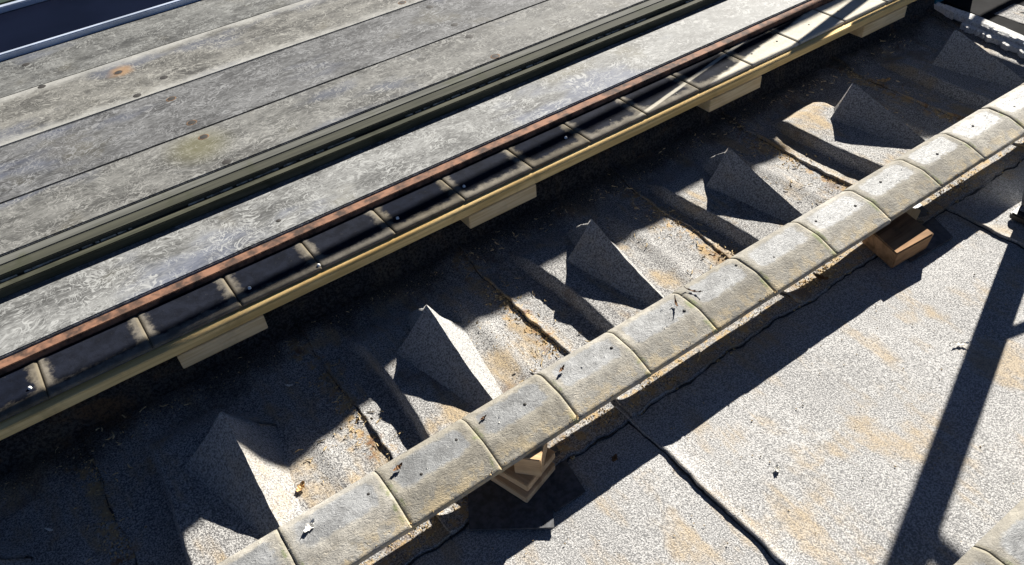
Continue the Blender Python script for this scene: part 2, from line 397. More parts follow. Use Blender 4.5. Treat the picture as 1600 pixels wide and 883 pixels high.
# folds (upstanding felt covered wedges)
def fold(i):
    ax = FX[i]; vs, fs = [], []
    rows = 26
    cols = []
    for j in range(rows+1):
        s = j/rows
        yr = 1.404-(1.404-.99)*s
        yb = 1.408-(1.408-1.00)*s
        yf = 1.43-(1.43-1.00)*s
        zr = .040+.125*(1-s)**1.10+.0022*N(s*9, i*3)
        if s < .06: zr -= .004*(1-s/.06)
        xr = ax+.004*math.sin(s*5+i)
        xb = ax-RUN[i]+(RUN[i]-.02)*s; xf = ax+.108-.075*s
        row = []
        zb = ground(xb, yb, i)+.003; zf_ = .002 + ground(xf, yf, min(i+1, 7))*1.0
        for c in range(9):      # left face
            t = c/8; sag = -.006*math.sin(math.pi*t)*(1-s)
            row.append((xb+(xr-xb)*t+.002*N(s*12, t*4, i), yb+(yr-yb)*t, zb+(zr-zb)*t+sag))
        for c in range(1, 13):  # right slope, concave
            t = c/12; z = zr+(zf_-zr)*t - .018*(1-s)*math.sin(math.pi*t)*(1 if t > .1 else t*10)
            row.append((xr+(xf-xr)*t+.002*N(s*12, t*4, i+9), yr+(yf-yr)*t, z+.0015*N(s*20, t*6, i)))
        cols.append(row)
    W = len(cols[0])
    # tail: steep end towards the boards
    tails = []
    for (yt, zt, wl_, wr_) in ((1.53, .0, .1, .5), (1.50, .055, .22, .7), (1.455, .098, .34, .85), (1.418, .128, .4, .95)) if i < 5 else ((1.45, .02, .2, .8), (1.42, .11, .5, .95)):
        row = []; kq = (yt-1.404)/.2
        xl = ax-RUN[i]*wl_; xrr = ax+.118*wr_
        for q in range(W):
            if q <= 8:
                t = q/8; x = xl+(ax-xl)*t; zb = ground(x, yt, i)+.002
                z = zb+max(0, zt-.03)*(t**1.1)
            else:
                t = (q-8)/12; x = ax+(xrr-ax)*t; zb = ground(x, yt, min(i+1, 7))+.002
                z = zb+max(0, zt-.03+(.03 if zt > .05 else 0)*(1-t))*(1-t)
            row.append((x, yt+.004*N(x*30, yt, 2), z+.0015*N(x*30, yt*20, i)))
        tails.append(row)
    allrows = tails+cols; NTL = len(tails)
    for r in allrows: vs += r
    for j in range(len(allrows)-1):
        for c in range(W-1):
            a = j*W+c; fs.append((a, a+W, a+W+1, a+1))
    me = mesh('felt_fold', vs, fs)
    for p in me.polygons:
        c = p.index % (W-1)
        p.use_smooth = True
    # keep the crest and the free end crisp
    me.attributes.new('sharp_edge', 'BOOLEAN', 'EDGE')
    att = me.attributes['sharp_edge'].data
    for e in me.edges:
        a, b = e.vertices
        if a % W == 8 and b % W == 8 and min(a, b)//W >= NTL: att[e.index].value = True
        if a//W == NTL and b//W == NTL and a % W <= 8 and b % W <= 8: att[e.index].value = True
    link('felt_fold', me, M['felt_fin'], roof)
for i in range(7): fold(i)
# field of the roof in front of the beam: wide sheets lapped every 1.3 m
def zfield(x, y): return .0025*N(x*5, y*5, 8)+.001*N(x*20, y*20, 1)-.004
FXS = [-1.75, -.445, .855, 2.155, 3.455]
for k in range(4):
    sheet('felt_sheet', FXS[k]-.0, FXS[k+1]+.06, -1.3, .93, lambda x, y: zfield(x, y), M['felt'], wl=.009, th=.004+.0006*k, curl=.010, dx=.011, dy=.011)
# bitumen bead squeezed out beside the laps
def bead(name, pts, w_, parent=roof, mat=M['black']):
    return tube(name, pts, w_, mat, parent, 6)
for x0 in (.855, 2.155, -.445):
    pts = []; rr = []
    for j in range(180):
        y = .92-j*.012
        x = x0+.009*(N(y*5, x0*3, 1)*1.3+.45*N(y*28, x0*3, 2)+.25*N(y*80, x0, 2))-.003
        pts.append((x, y, .0015)); rr.append(max(.0008, .0016+.003*N(y*15, x0, 4)))
    bead('bitumen_bead', pts, rr)
for k in range(1, 7):
    pts = []; rr = []; x0 = CRK[k]
    for j in range(46):
        y = 1.62-j*.0165
        x = x0+.012*(N(y*5, x0*3, 1)*1.3+.45*N(y*28, x0*3, 2)+.25*N(y*80, x0, 2))-.003
        pts.append((x, y, ground(x, y, k)+.004)); rr.append(max(.0008, .0015+.003*N(y*15, x0, 4)))
    bead('bitumen_bead', pts, rr)
pts = []; rr = []
for j in range(400):
    x = -1+j*.0125
    y = .885+.010*(N(x*6, .885*5, 3)*1.3+.9*N(x*22, 4, 3)+.4*N(x*70, 4, 9))-.004
    pts.append((x, y, .002)); rr.append(max(.0008, .002+.004*N(x*15, 2, 4)))
bead('bitumen_bead', pts, rr)
# upstand along the boards with its ragged lap of old felt
up = empty('roof_upstand'); up['kind'] = 'structure'
def upsheet():
    vs, fs = [], []; n = 520
    prof = [(1.672, .024), (1.684, .030), (1.698, .034), (1.706, .05), (1.709, .096), (1.73, .100), (2.3, .100)]
    for j in range(n+1):
        x = -1.6+j*.0125
        for q, (y, z) in enumerate(prof):
            yy = y+(.011*(N(x*6, 1, 1)+.8*N(x*21, 1, 2)+.5*N(x*60, 2, 2)) if q < 2 else .004*N(x*5, q, 3))
            zz = z+.006*N(x*8, q, 4)*(q in (1, 2, 3))+.003*N(x*5, q, 5)
            if q == 0: zz = z+.004*N(x*16, 2, 3)
            vs.append((x, yy, zz))
    for j in range(n):
        for q in range(len(prof)-1):
            a = j*len(prof)+q; fs.append((a, a+len(prof), a+len(prof)+1, a+1))
    k0 = len(vs)
    for j in range(n+1):
        p = vs[j*len(prof)]; vs.append((p[0], p[1]+.002, p[2]-.02))
    for j in range(n): fs.append((j*len(prof), k0+j, k0+j+1, (j+1)*len(prof)))
    return mesh('upstand_felt', vs, fs, True)
link('upstand_felt', upsheet(), M['felt_dark'], up)

# ------------------------------------------------------------------ profiled tiles
def tile_mesh(name, width, zprof, pv0, pv1, gw, nu=26, nv=24, depth=.004, pu=.09, base=-.012, soft=.03):
    """unit-length tile (x 0..1), y 0..width measured from the front; zprof(v)->z ; pocket pv0..pv1"""
    vs, fs, pk, gr, fr = [], [], [], [], []
    L = .226
    us = [0, .012, .024, .04, .06] + [.06+(.90-.0)*k/(nu-10) for k in range(1, nu-10)] + [.96, .976, .988, 1.0]
    us = sorted(set(round(u, 4) for u in us))
    vv = [k/nv for k in range(nv+1)]
    for v in vv:
        y = v*width
        for u in us:
            x = u*L
            e = min(x, L-x)
            g = math.exp(-(e/.0032)**2)
            d = min(x-pu*L, (1-pu)*L-x, (y-pv0), (pv1-y))
            # rounded pocket corner
            ddx = min(x-pu*L, (1-pu)*L-x); ddy = min(y-pv0, pv1-y); r = .018
            if ddx < r and ddy < r: d = r-math.hypot(r-max(ddx, -1), r-max(ddy, -1))
            p = sstep(-.009, .009, d)
            z = zprof(v) - depth*p - gw*g + .0005*math.exp(-((e-.011)/.005)**2)
            vs.append((u, y, z)); pk.append(min(1, max(0, .5+d/soft))); gr.append(math.exp(-(e/.011)**2)); fr.append(1-v)
    W = len(us); n = len(vs)
    for j in range(nv):
        for i in range(W-1):
            a = j*W+i; fs.append((a, a+1, a+W+1, a+W))
    ring = [i for i in range(W)] + [j*W+W-1 for j in range(1, nv+1)] + [nv*W+i for i in range(W-2, -1, -1)] + [j*W for j in range(nv-1, 0, -1)]
    for q in ring:
        x, y, z = vs[q]; vs.append((x, y, z+base)); pk.append(0); gr.append(gr[q]); fr.append(fr[q])
    m = len(ring)
    for k in range(m): fs.append((ring[k], n+k, n+(k+1) % m, ring[(k+1) % m]))
    fs.append(tuple(n+k for k in range(m))[::-1])
    me = mesh(name, vs, fs)
    for p in me.polygons: p.use_smooth = p.index < nv*(W-1)
    for nm, data in (('pocket', pk), ('groove', gr), ('front', fr)):
        at = me.attributes.new(nm, 'FLOAT', 'POINT'); at.data.foreach_set('value', data)
    return me
def zp_beam(v):
    if v > .84: return .162-.015*((v-.84)/.16)**1.3
    if v > .44: return .1615+.0012*(v-.44)
    t = (.44-v)/.44
    return .1615-.0235*(t**1.15)
def zp_deck(v): return .1895-.0025*max(0, (.06-v)/.06)**2
bt = tile_mesh('tile', .163, zp_beam, .070, .142, .0022, depth=.0014, pu=.10, soft=.04)
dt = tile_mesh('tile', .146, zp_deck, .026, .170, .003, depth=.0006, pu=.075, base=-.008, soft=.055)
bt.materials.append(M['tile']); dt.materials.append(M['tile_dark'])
screw_me = None
def disc(r, h, seg=10, rim=None):
    vs = [(0, 0, h)]; fs = []
    for k in range(seg): a = 2*math.pi*k/seg; vs.append((r*.75*math.cos(a), r*.75*math.sin(a), h*.9))
    for k in range(seg): a = 2*math.pi*k/seg; vs.append((r*math.cos(a), r*math.sin(a), 0))
    for k in range(seg):
        a = 1+k; b = 1+(k+1) % seg; fs.append((0, a, b)); fs.append((a, a+seg, b+seg, b))
    return mesh('screw', vs, fs, True)
def ringmesh(r0, r1, h, seg=14):
    vs, fs = [], []
    for r, z in ((r0, -.0005), (r0*1.05, h), (r1*.85, h*.8), (r1, -.0005)):
        for k in range(seg):
            a = 2*math.pi*k/seg; q = 1+.15*math.sin(a*2+1)*(r == r1); vs.append((r*q*math.cos(a), r*q*math.sin(a), z))
    for j in range(3):
        for k in range(seg):
            a = j*seg+k; b = j*seg+(k+1) % seg; fs.append((a, b, b+seg, a+seg))
    return mesh('hole_rim', vs, fs, True)
SCR = disc(.0045, .002); SCR.materials.append(M['steel_dark'])
CAP = disc(.0050, .006); CAP.materials.append(M['white'])
RNG = ringmesh(.0070, .0098, .0010); RNG.materials.append(M['rust_ring'])
HOL = disc(.0080, .0008); HOL.materials.append(M['steel_dark'])

# ---- the long ridge strip crossing the picture
beam = empty('tile_capping_strip', (1.4, .96, .1))
tag(beam, 'long dusty beige profiled capping strip propped on wooden blocks, crossing the picture diagonally', 'capping strip')
bx = [-.655, -.43, -.205, .022, .254, .484, .703, .926, 1.153, 1.37, 1.613, 1.850, 2.094, 2.319, 2.552, 2.785, 3.01, 3.24, 3.47]
def child(o, p):
    o.parent = p; o.matrix_parent_inverse = Matrix.Translation(-Vector(p.location))
for k in range(len(bx)-1):
    o = bpy.data.objects.new('tile', bt); COL.objects.link(o)
    o.location = (bx[k]*.984, .879, 0); o.scale = ((bx[k+1]-bx[k])*.984-.0006, 1, 1); o.location.z = .0006*math.sin(k*2.3); o.rotation_euler = (.010*math.sin(k*5.1), .002*math.sin(k*3.3), .006*math.sin(k*1.7)); child(o, beam)
core = span('core', -.6, 3.4, .95, 1.02, .136, .1475, M['dirty'], None, .001); child(core, beam)
for (x, y) in ((.892, .994), (.439, .999), (.214, .997), (1.659, 1.0), (1.349, 1.012), (1.12, .975), (.62, .985), (1.80, .975), (1.95, 1.0), (2.20, .98), (2.42, 1.0), (2.62, .98), (.33, .97), (1.45, .97)):
    o = bpy.data.objects.new('screw', SCR); COL.objects.link(o); o.location = (x*.984, y*.99, .1600); child(o, beam)

# ---- the second strip in the bottom right corner
beam2 = empty('tile_capping_strip', (1.6, .1, .1))
tag(beam2, 'beige profiled capping strip of which only a corner shows, bottom right', 'capping strip')
for k in range(9):
    o = bpy.data.objects.new('tile', bt); COL.objects.link(o)
    o.location = (.86+.226*k, .012, 0); o.scale = (.2254, 1, 1); child(o, beam2)
core = span('core', .9, 2.8, .08, .14, .136, .1475, M['dirty'], None, .001); child(core, beam2)
for x in (1.5, 2.5):
    tag(span('support_block', x-.06, x+.06, .05, .15, .004, .1355, M['oldblock'], None, .003),
        'brown timber block under the corner capping strip, %s' % ('near the post foot' if x > 2 else 'below the picture corner'), 'block', 'blocks under the corner strip')

# ---- the strip lying on the plank edge, left
strip = empty('tile_capping_strip', (1, 1.75, .18))
tag(strip, 'navy profiled tile strip with tan dusty joints lying between rusty bar and yellow plank edge', 'capping strip')
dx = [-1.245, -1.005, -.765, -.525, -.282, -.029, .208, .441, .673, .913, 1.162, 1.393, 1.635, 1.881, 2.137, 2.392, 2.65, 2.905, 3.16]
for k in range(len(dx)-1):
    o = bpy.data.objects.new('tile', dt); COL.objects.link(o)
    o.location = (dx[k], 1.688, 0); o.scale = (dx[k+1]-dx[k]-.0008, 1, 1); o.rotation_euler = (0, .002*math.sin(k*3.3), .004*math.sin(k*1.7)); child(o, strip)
for (x, y) in ((-.313, 1.742), (.249, 1.736), (.437, 1.70), (.71, 1.741), (.945, 1.746), (1.344, 1.754)):
    o = bpy.data.objects.new('screw_cap', CAP); COL.objects.link(o); o.location = (x, y, .1882); child(o, strip)
for (x, y) in ((1.80, 1.72), (2.06, 1.735), (2.20, 1.745), (2.34, 1.75), (2.53, 1.76), (2.70, 1.76), (1.52, 1.74), (1.25, 1.77)):
    o = bpy.data.objects.new('screw', SCR); COL.objects.link(o); o.location = (x, y, .1882); child(o, strip)
# ---- plank under it and its blocks
tag(span('plank', -1.4, 3.16, 1.660, 1.90, .150, .1775, M['pine'], None, .002, .0015, 60),
    'pale yellow raw timber plank whose edge sticks out below the navy tile strip', 'plank')
lb = ['leftmost', 'second from the left', 'third from the left', 'rightmost']
for (a, b), q in zip(((.010, .245), (.900, 1.150), (1.905, 2.165), (2.74, 3.01)), range(4)):
    tag(span('support_block', a, b, 1.657, 1.79, .101, .149, M['pineblk'], None, .002),
        'raw pine block under the yellow plank edge, %s of four' % lb[q], 'block', 'pine blocks under the plank')
# ---- rusty flat bar and lower board
tag(span('rusty_bar', -1.4, 3.2, 1.838, 1.871, .178, .2055, M['rust'], None, .0015, .0008, 50),
    'long rusty orange brown steel bar between grey board and navy tile strip', 'steel bar')
lowb = empty('grey_board', (1, 1.98, .178))
tag(lowb, 'lowest wide weathered grey board, beside the rusty bar', 'board')
b_ = span('board', -1.6, 3.6, 1.874, 2.115, .180, .213, BM[4], None, .003, .0012, 60); child(b_, lowb)
def hole(x, y, z, parent, rim=True, s=1):
    o = bpy.data.objects.new('screw_hole', HOL); COL.objects.link(o); o.location = (x, y, z+.0003); o.scale = (s, s, 1); child2(o, parent)
    if rim:
        r = bpy.data.objects.new('rim', RNG); COL.objects.link(r); r.location = (x, y, z); r.scale = (s, s, 1); child2(r, parent)
def child2(o, p):
    o.parent = p; o.matrix_parent_inverse = Matrix.Translation(-(Vector(p.location)+(Vector(p.parent.location) if p.parent and p.matrix_parent_inverse == Matrix() else Vector())))
hole(.423, 1.931, .213, b_, False)
# ---- upper deck: boards fixed on joists, moulded front edge
deck = empty('board_deck', (1, 2.8, .1))
tag(deck, 'deck of wide scratched grey boards with mossy stepped front edge, upper left', 'deck')
ZT = .265
boards = []
for k, (a, b) in enumerate(((2.229, 2.497), (2.505, 2.852), (2.857, 3.226), (3.229, 3.556))):
    o = span('board', -1.8+.1*k, 3.9, a, b, ZT-.038, ZT-(.0, .0015, .0004, .002)[k], BM[k], None, .003, .0012, 60); child(o, deck); boards.append(o)
edge = (( 'edge_strip', 2.108, 2.142, .180, .242, 'dirty'), ('edge_strip', 2.143, 2.1885, .180, .2588, 'moss'), ('edge_strip', 2.189, 2.227, .180, .2605, 'moss_pale'))
for nm, a, b, z0, z1, mt in edge:
    o = span(nm, -1.6, 3.8, a, b, z0, z1, M[mt], None, .0025, .001, 60); child(o, deck)
# chalky crust broken along the lower ledge
vs, fs = [], []
x = -1.2
while x < 3.4:
    L = random.uniform(.008, .05)
    if N(x*4, 3, 3) > -.18:
        y0 = 2.139+.002*N(x*9, 2); wd = random.uniform(.001, .003); n0 = len(vs)
        for (px, py, pz) in ((x, y0-wd, .2422), (x+L, y0-wd*.8, .2422), (x+L*.95, y0+.001, .2422+.004), (x+L*.05, y0+.001, .2422+.0045), (x, y0+.0045, .2422), (x+L, y0+.0045, .2422)):
            vs.append((px, py, pz))
        fs += [(n0, n0+1, n0+2, n0+3), (n0+3, n0+2, n0+5, n0+4), (n0, n0+3, n0+4), (n0+1, n0+5, n0+2)]
    x += L*random.uniform(.8, 1.5)
o = link('chalk_crust', mesh('chalk_crust', vs, fs), M['chalk'], None, 'stuff'); child(o, deck)
for x in (-.66, .34, 1.345, 2.35, 3.35):
    o = span('joist', x-.03, x+.03, 2.12, 3.54, .101 if False else .12, .1795 if False else .179, M['dirty'], None, .002); child(o, deck)
for x in (-.66, .34, 1.345, 2.35, 3.35):
    o = span('joist', x-.028, x+.028, 2.235, 3.54, .1795, .2255, M['dirty'], None, .002); child(o, deck)
for x in (-.60, .40, 1.40, 2.40):
    tag(span('bearer', x-.05, x+.05, 2.1, 3.5, -.02, .119, M['dirty'], None, .003), 'dark timber bearer hidden under the board deck, %s' % {-.6: 'at the left picture edge', .4: 'below the leftmost row of screws', 1.4: 'below the middle row of screws', 2.4: 'beyond the top of the picture'}[x], 'bearer', 'bearers under the deck')
fac = .8344/.7844
hs = [(.028, 3.246), (.038, 3.029), (.279, 2.93), (.283, 2.712), (.366, 2.609), (.369, 2.41), (.369, 2.297), (.375, 2.109), (.394, 2.776), (1.313, 2.727), (1.373, 2.62), (1.359, 2.421), (1.345, 2.301), (1.329, 2.113)]
for q, (x, y) in enumerate(hs):
    X, Y = x*fac, y*fac
    for k, o in enumerate(boards):
        a, b = ((2.229, 2.501), (2.501, 2.855), (2.855, 3.228), (3.228, 3.56))[k]
        if a <= Y <= b:
            z = ZT-(.0, .0015, .0004, .002)[k]
            hole(X, min(max(Y, a+.02), b-.02), z, o, q in (4, 5, 6, 2, 13, 9), 1.9)
# ---- rooflight at the top left
rl = empty('rooflight', (0, 3.8, .2))
tag(rl, 'dark navy glazed rooflight with pale aluminium trim along the deck, top left corner', 'rooflight')
for nm, a, b, z0, z1, mt in (('frame', 3.562, 3.585, .2, .285, 'trim'), ('frame', 3.5855, 3.612, .2, .272, 'trim'), ('glass', 3.613, 4.08, .2, .262, 'navy'), ('frame', 4.081, 4.115, .2, .285, 'trim')):
    o = span(nm, -1.5, 4.5, a, b, z0, z1, M[mt], None, .004); child(o, rl)
gb = empty('green_board_stack', (0, 4.3, .1)); tag(gb, 'dark green boards beyond the rooflight, extreme top left corner', 'boards')
for k in range(4):
    o = span('board', -1.5, 3, 4.15+.07*k, 4.215+.07*k, .12, .235-.004*(k % 2), M['green'], None, .003); child(o, gb)
o = span('pale_lip', -1.5, 3, 4.205, 4.212, .2355, .240, M['trim'], None, .001); child(o, gb)

# ------------------------------------------------------------------ blocks and slates under the beam
def rbox(name, c, ang, size, z0, mat, label, cat, group=None, bev=.002, parent=None, tilt=0):
    o = bevel_box(name, size, bev, mat, None, (c[0], c[1], z0), (tilt, 0, ang))
    if label: tag(o, label, cat, group)
    return o
def slab(name, pts, z, th, mat, label, cat, group=None):
    n = len(pts); vs = [(p[0], p[1], z) for p in pts]+[(p[0], p[1], z+th) for p in pts]
    fs = [tuple(range(n))[::-1], tuple(range(n, 2*n))]+[(k, (k+1) % n, n+(k+1) % n, n+k) for k in range(n)]
    o = link(name, mesh(name, vs, fs), mat); tag(o, label, cat, group); return o
slab('felt_offcut', [(.55, .79), (.636, .789), (.66, .93), (.52, .96)], .004, .004, M['slate'], 'smaller dark felt offcut peeping out right of the square one under the orange block', 'felt offcut', 'felt offcuts under the blocks')
slab('felt_offcut', [(.521, .757), (.605, .885), (.46, 1.02), (.369, .868)], .0085, .006, M['slate'], 'square dark felt offcut under the orange brown packing block', 'felt offcut', 'felt offcuts under the blocks')
slab('felt_offcut', [(1.86, .80), (2.045, .79), (2.12, .96), (1.90, 1.0)], .005, .005, M['slate'], 'dark felt offcut under the brown stained block, right of centre', 'felt offcut', 'felt offcuts under the blocks')
a1 = math.atan2(.028, .092)
rbox('packing_block', (.512+.052*math.cos(a1)-.09*math.sin(a1), .842+.052*math.sin(a1)+.09*math.cos(a1)), a1, (.112, .18, .023), .0150, M['packer'], 'lower orange brown softwood block on the square felt offcut', 'block', 'packing under the strip')
rbox('packing_block', (.522+.052*math.cos(a1)-.09*math.sin(a1), .848+.052*math.sin(a1)+.09*math.cos(a1)), a1+.03, (.112, .17, .0245), .0382, M['packer'], 'middle orange brown softwood block of the pile under the strip', 'block', 'packing under the strip')
rbox('packing_block', (.567, .900), .75, (.080, .062, .063), .0630, M['packer'], 'small pale offcut on top of the orange brown packing pile', 'block', 'packing under the strip')
# brown block at the right: A(1.975,.928) B(1.937,.802) C(1.781,.816) D(1.822,.907)
vs = []
T = [(1.781, .812), (1.937, .800), (1.968, .925), (1.818, .940)]
Bt = [(1.788, .816), (1.940, .808), (1.968, .930), (1.822, .945)]
bm = bmesh.new()
lo = [bm.verts.new((x, y, .0105)) for x, y in Bt]; hi = [bm.verts.new((x, y, .074)) for x, y in T]
bm.faces.new(lo[::-1]); bm.faces.new(hi)
for k in range(4): bm.faces.new((lo[k], lo[(k+1) % 4], hi[(k+1) % 4], hi[k]))
bmesh.ops.bevel(bm, geom=bm.edges[:], offset=.003, segments=2, affect='EDGES')
me = bpy.data.meshes.new('packing_block'); bm.to_mesh(me); bm.free()
tag(link('packing_block', me, M['oldblock']), 'dark brown stained timber block sticking out under the strip, right of centre', 'block', 'brown blocks at the right')
rbox('packing_block', (1.885, .955), .05, (.15, .085, .051), .0750, M['oldblock'], 'thin brown block squeezed between the dark brown block and the strip', 'block', 'brown blocks at the right')
rbox('wood_offcut', (2.03, .93), .35, (.07, .05, .012), .011, M['pineblk'], 'bright pale wood offcut lying behind the dark brown block', 'offcut')

# ------------------------------------------------------------------ kerb and things at the top right
kb = empty('roof_kerb'); kb['kind'] = 'structure'
def ragged(name, y0, y1, x0, wd, z, th, mat, amp=.008, slant=0):
    vs, fs = [], []; n = 90
    for j in range(n+1):
        y = y0+(y1-y0)*j/n; xo = x0+slant*(y-y0)
        a = amp*(N(y*22, x0*9, 1)+.6*N(y*70, x0*9, 1)); b = amp*.4*N(y*22, x0*9, 7)
        ww = wd*(.35+.65*math.sin(math.pi*min(1, max(0, (y1-y)/(y1-y0)*3)) / 2) if True else 1)
        vs += [(xo+a, y, z-th), (xo+a, y, z), (xo+ww+b, y, z+.006), (xo+ww+b, y, z-th)]
    for j in range(n):
        q = j*4
        for c in range(4): fs.append((q+c, q+(c+1) % 4, q+4+(c+1) % 4, q+4+c))
    fs.append((0, 3, 2, 1)); fs.append((n*4, n*4+1, n*4+2, n*4+3))
    link(name, mesh(name, vs, fs), mat, kb)
ragged('kerb_edge', 1.00, 1.545, 3.165, .020, .030, .02, M['white_felt'], .016, .17)
ragged('kerb_edge', 1.20, 1.60, 3.222, .012, .046, .02, M['white_felt'], .006, .17)
ragged('kerb_edge', 1.00, 1.665, 3.195, .034, .050, .03, M['white_felt'], .009, .17)
ragged('kerb_edge', 1.60, 1.76, 3.285, .020, .050, .03, M['white_felt'], .005, .17)
vs = []
for y, x0, x1 in ((-.5, 2.985, 3.62), (3.0, 3.60, 3.62)):
    vs += [(x0, y, .0), (x0, y, .047), (x1, y, .047), (x1, y, .0)]
link('kerb_top', mesh('kerb_top', vs, [(0, 1, 2, 3), (4, 7, 6, 5), (0, 4, 5, 1), (1, 5, 6, 2), (2, 6, 7, 3)]), M['darkgrey'], kb)
tag(span('timber_beam', 3.63, 4.6, -.5, 1.75, .0, .052, M['darkwood'], None, .004), 'dark brown timber beyond the grey kerb, top right corner', 'timber')
tc = empty('plastic_crate', (3.3, 2.0, .1)); tag(tc, 'teal plastic crate of which only the lower edge shows at the end of the plank', 'crate')
for nm, a in (('side', (3.305, 3.60, 1.700, 1.712, .050, .25)), ('side', (3.305, 3.317, 1.7125, 2.0, .050, .25)), ('side', (3.588, 3.60, 1.7125, 2.0, .050, .25)), ('side', (3.305, 3.60, 2.0005, 2.012, .050, .25)), ('floor', (3.318, 3.587, 1.7125, 2.0, .050, .06))):
    o = span(nm, *a, M['teal'], None, .001); child(o, tc)

# ------------------------------------------------------------------ guard rail post, off the right edge
gr = empty('guard_rail', (2.22, .67, 0)); tag(gr, 'raking guard rail post whose foot shows at the right edge, casting the long shadow', 'guard rail')
BX, BY = 2.305, .692
def P(z): return (BX+.45*z, BY+.441*z, z)
def post(name, p0, p1, wx, mat):
    p0 = Vector(p0); p1 = Vector(p1); L = (p1-p0).length
    o = bevel_box(name, (wx, wx, L), .004, mat); q = (p1-p0).to_track_quat('Z', 'Y')
    o.rotation_mode = 'QUATERNION'; o.rotation_quaternion = q; o.location = p0; child(o, gr); return o
post('post', P(.02), P(1.7), .060, M['galv'])
post('rail', P(1.03), (BX+.42, -1.5, 1.03), .032, M['galv'])
post('rail', P(1.6), (BX+.7, -1.5, 1.6), .032, M['galv'])
post('brace', P(.49), (2.42, .345, .01), .022, M['galv'])
o = span('foot', BX-.055, BX+.09, BY-.045, BY+.05, .006, .028, M['black'], None, .004); child(o, gr)
o = span('foot_plate', BX-.030, BX+.08, BY-.030, BY+.04, .0285, .036, M['galv'], None, .002); child(o, gr)
# scaffold tube shading the end of the navy strip
sc = empty('scaffold_tube', (3.3, 2.2, .8)); tag(sc, 'scaffold tube beyond the end of the plank, outside the picture', 'scaffold')
hh = .62; ox, oy = 1.595*hh, .844*hh
pA = Vector((2.47+ox, 1.690+oy, .19+hh)); dr = Vector((.976, .20, 0)).normalized()
t1 = tube('tube', [pA-dr*.12, pA+dr*1.6], .024, M['galv']); child(t1, sc)
for t in (1.2,):
    q = pA+dr*t; t2 = tube('upright', [(q.x, q.y, -.02), (q.x, q.y, q.z+.3)], .024, M['galv']); child(t2, sc)
# plywood sheet added out of view, cut to shade the felt near the last fold
hz = .78; ox, oy = 1.595*hz, .844*hz
poly = [(2.58, .965), (2.385, 1.30), (2.40, 1.53), (3.15, 1.53), (3.15, .965)]
tb = empty('ply_shade_sheet', (2.8+ox, 1.2+oy, 0)); tag(tb, 'plywood sheet on a steel rail, added out of view to shade the last folds', 'shade_sheet')
pp = [(x+ox, y+oy) for x, y in poly]; n = len(pp)
vs = [(x, y, hz) for x, y in pp]+[(x, y, hz+.018) for x, y in pp]
fs = [tuple(range(n)), tuple(range(n, 2*n))[::-1]]+[(k, n+k, n+(k+1) % n, (k+1) % n) for k in range(n)]
o = link('shade_sheet_top', mesh('shade_sheet_top', vs, fs), M['ply']); child(o, tb)
o = tube('rail', [(3.9, 2.15, hz+.04), (6.6, 2.15, hz+.04)], .02, M['galv']); child(o, tb)
for y in (2.15,):
    o = tube('shade_sheet_leg', [(6.5, y, -.02), (6.5, y, hz+.02)], .03, M['galv']); child(o, tb)

# awning added out of view, outlined so its shadow covers the left felt
hz = 1.5; ox, oy = 1.595*hz, .844*hz
aw = empty('sun_blocker', (6, 4.4, 0)); tag(aw, 'dark canvas awning added out of view to shade the felt at the left', 'sun_blocker')
poly = [(-1.5, .81), (-.2, 1.195), (.60, 1.395), (2.04, 1.405), (2.07, 1.528), (-1.5, 1.528)]; n = 6
pp = [(x+ox, y+oy) for x, y in poly]
vs = [(x, y, hz) for x, y in pp]+[(x, y, hz+.01) for x, y in pp]
fs = [tuple(range(n))[::-1], tuple(range(n, 2*n))]+[(k, (k+1) % n, n+(k+1) % n, n+k) for k in range(n)]
o = link('sun_blocker_canvas', mesh('sun_blocker_canvas', vs, fs), M['darkgrey']); child(o, aw)
o = tube('sun_blocker_boom', [(pp[5][0], pp[5][1], hz+.03), (pp[4][0]+4, pp[4][1]+.3, hz+.03)], .02, M['galv']); child(o, aw)
o = tube('sun_blocker_pole', [(pp[4][0]+4, pp[4][1]+.3, -.02), (pp[4][0]+4, pp[4][1]+.3, hz+.08)], .03, M['galv']); child(o, aw)

# ------------------------------------------------------------------ loose bits
def leaf(x, y, z, L, Wd, ang, mat, label, cat='leaf', curl=.3, lift=.004, group=None, name='dry_leaf'):
    vs, fs = [], []; n = 7
    for j in range(n+1):
        t = j/n; wv = Wd*math.sin(math.pi*(.06+.88*t))*(1+.25*math.sin(j*2.1))
        zc = lift+curl*L*(t-.5)**2*2
        for s_ in (-1, 0, 1):
            lx = (t-.5)*L; ly = s_*wv/2; lz = zc+abs(s_)*Wd*.18+.002*math.sin(j*3+s_)
            vs.append((lx, ly, lz))
    m = len(vs)
    vs += [(a, b, c-.0007) for a, b, c in vs]
    for j in range(n):
        for c in range(2):
            a = j*3+c; fs.append((a, a+3, a+4, a+1)); fs.append((m+a, m+a+1, m+a+4, m+a+3))
    for j in range(n):
        a = j*3; fs.append((a, m+a, m+a+3, a+3)); fs.append((a+2, a+5, m+a+5, m+a+2))
    fs.append((0, 1, m+1, m)); fs.append((1, 2, m+2, m+1)); a = n*3; fs.append((a, m+a, m+a+1, a+1)); fs.append((a+1, m+a+1, m+a+2, a+2))
    o = link(name, mesh(name, vs, fs), mat); o.location = (x, y, z); o.rotation_euler = (0, 0, ang)
    tag(o, label, cat, group); return o
leaf(2.655, 1.475, .014, .055, .024, 2.6, M['leaf'], 'curled tan leaf on the dark felt near the last folds')
leaf(1.600, .915, .012, .045, .020, 1.9, M['leafdark'], 'rust brown leaf in the shadow beside the strip')
leaf(1.098, .992, .1602, .040, .006, 1.0, M['leafdark'], 'slender dark leaf stuck on the capping strip, centre', lift=.008, curl=.5)
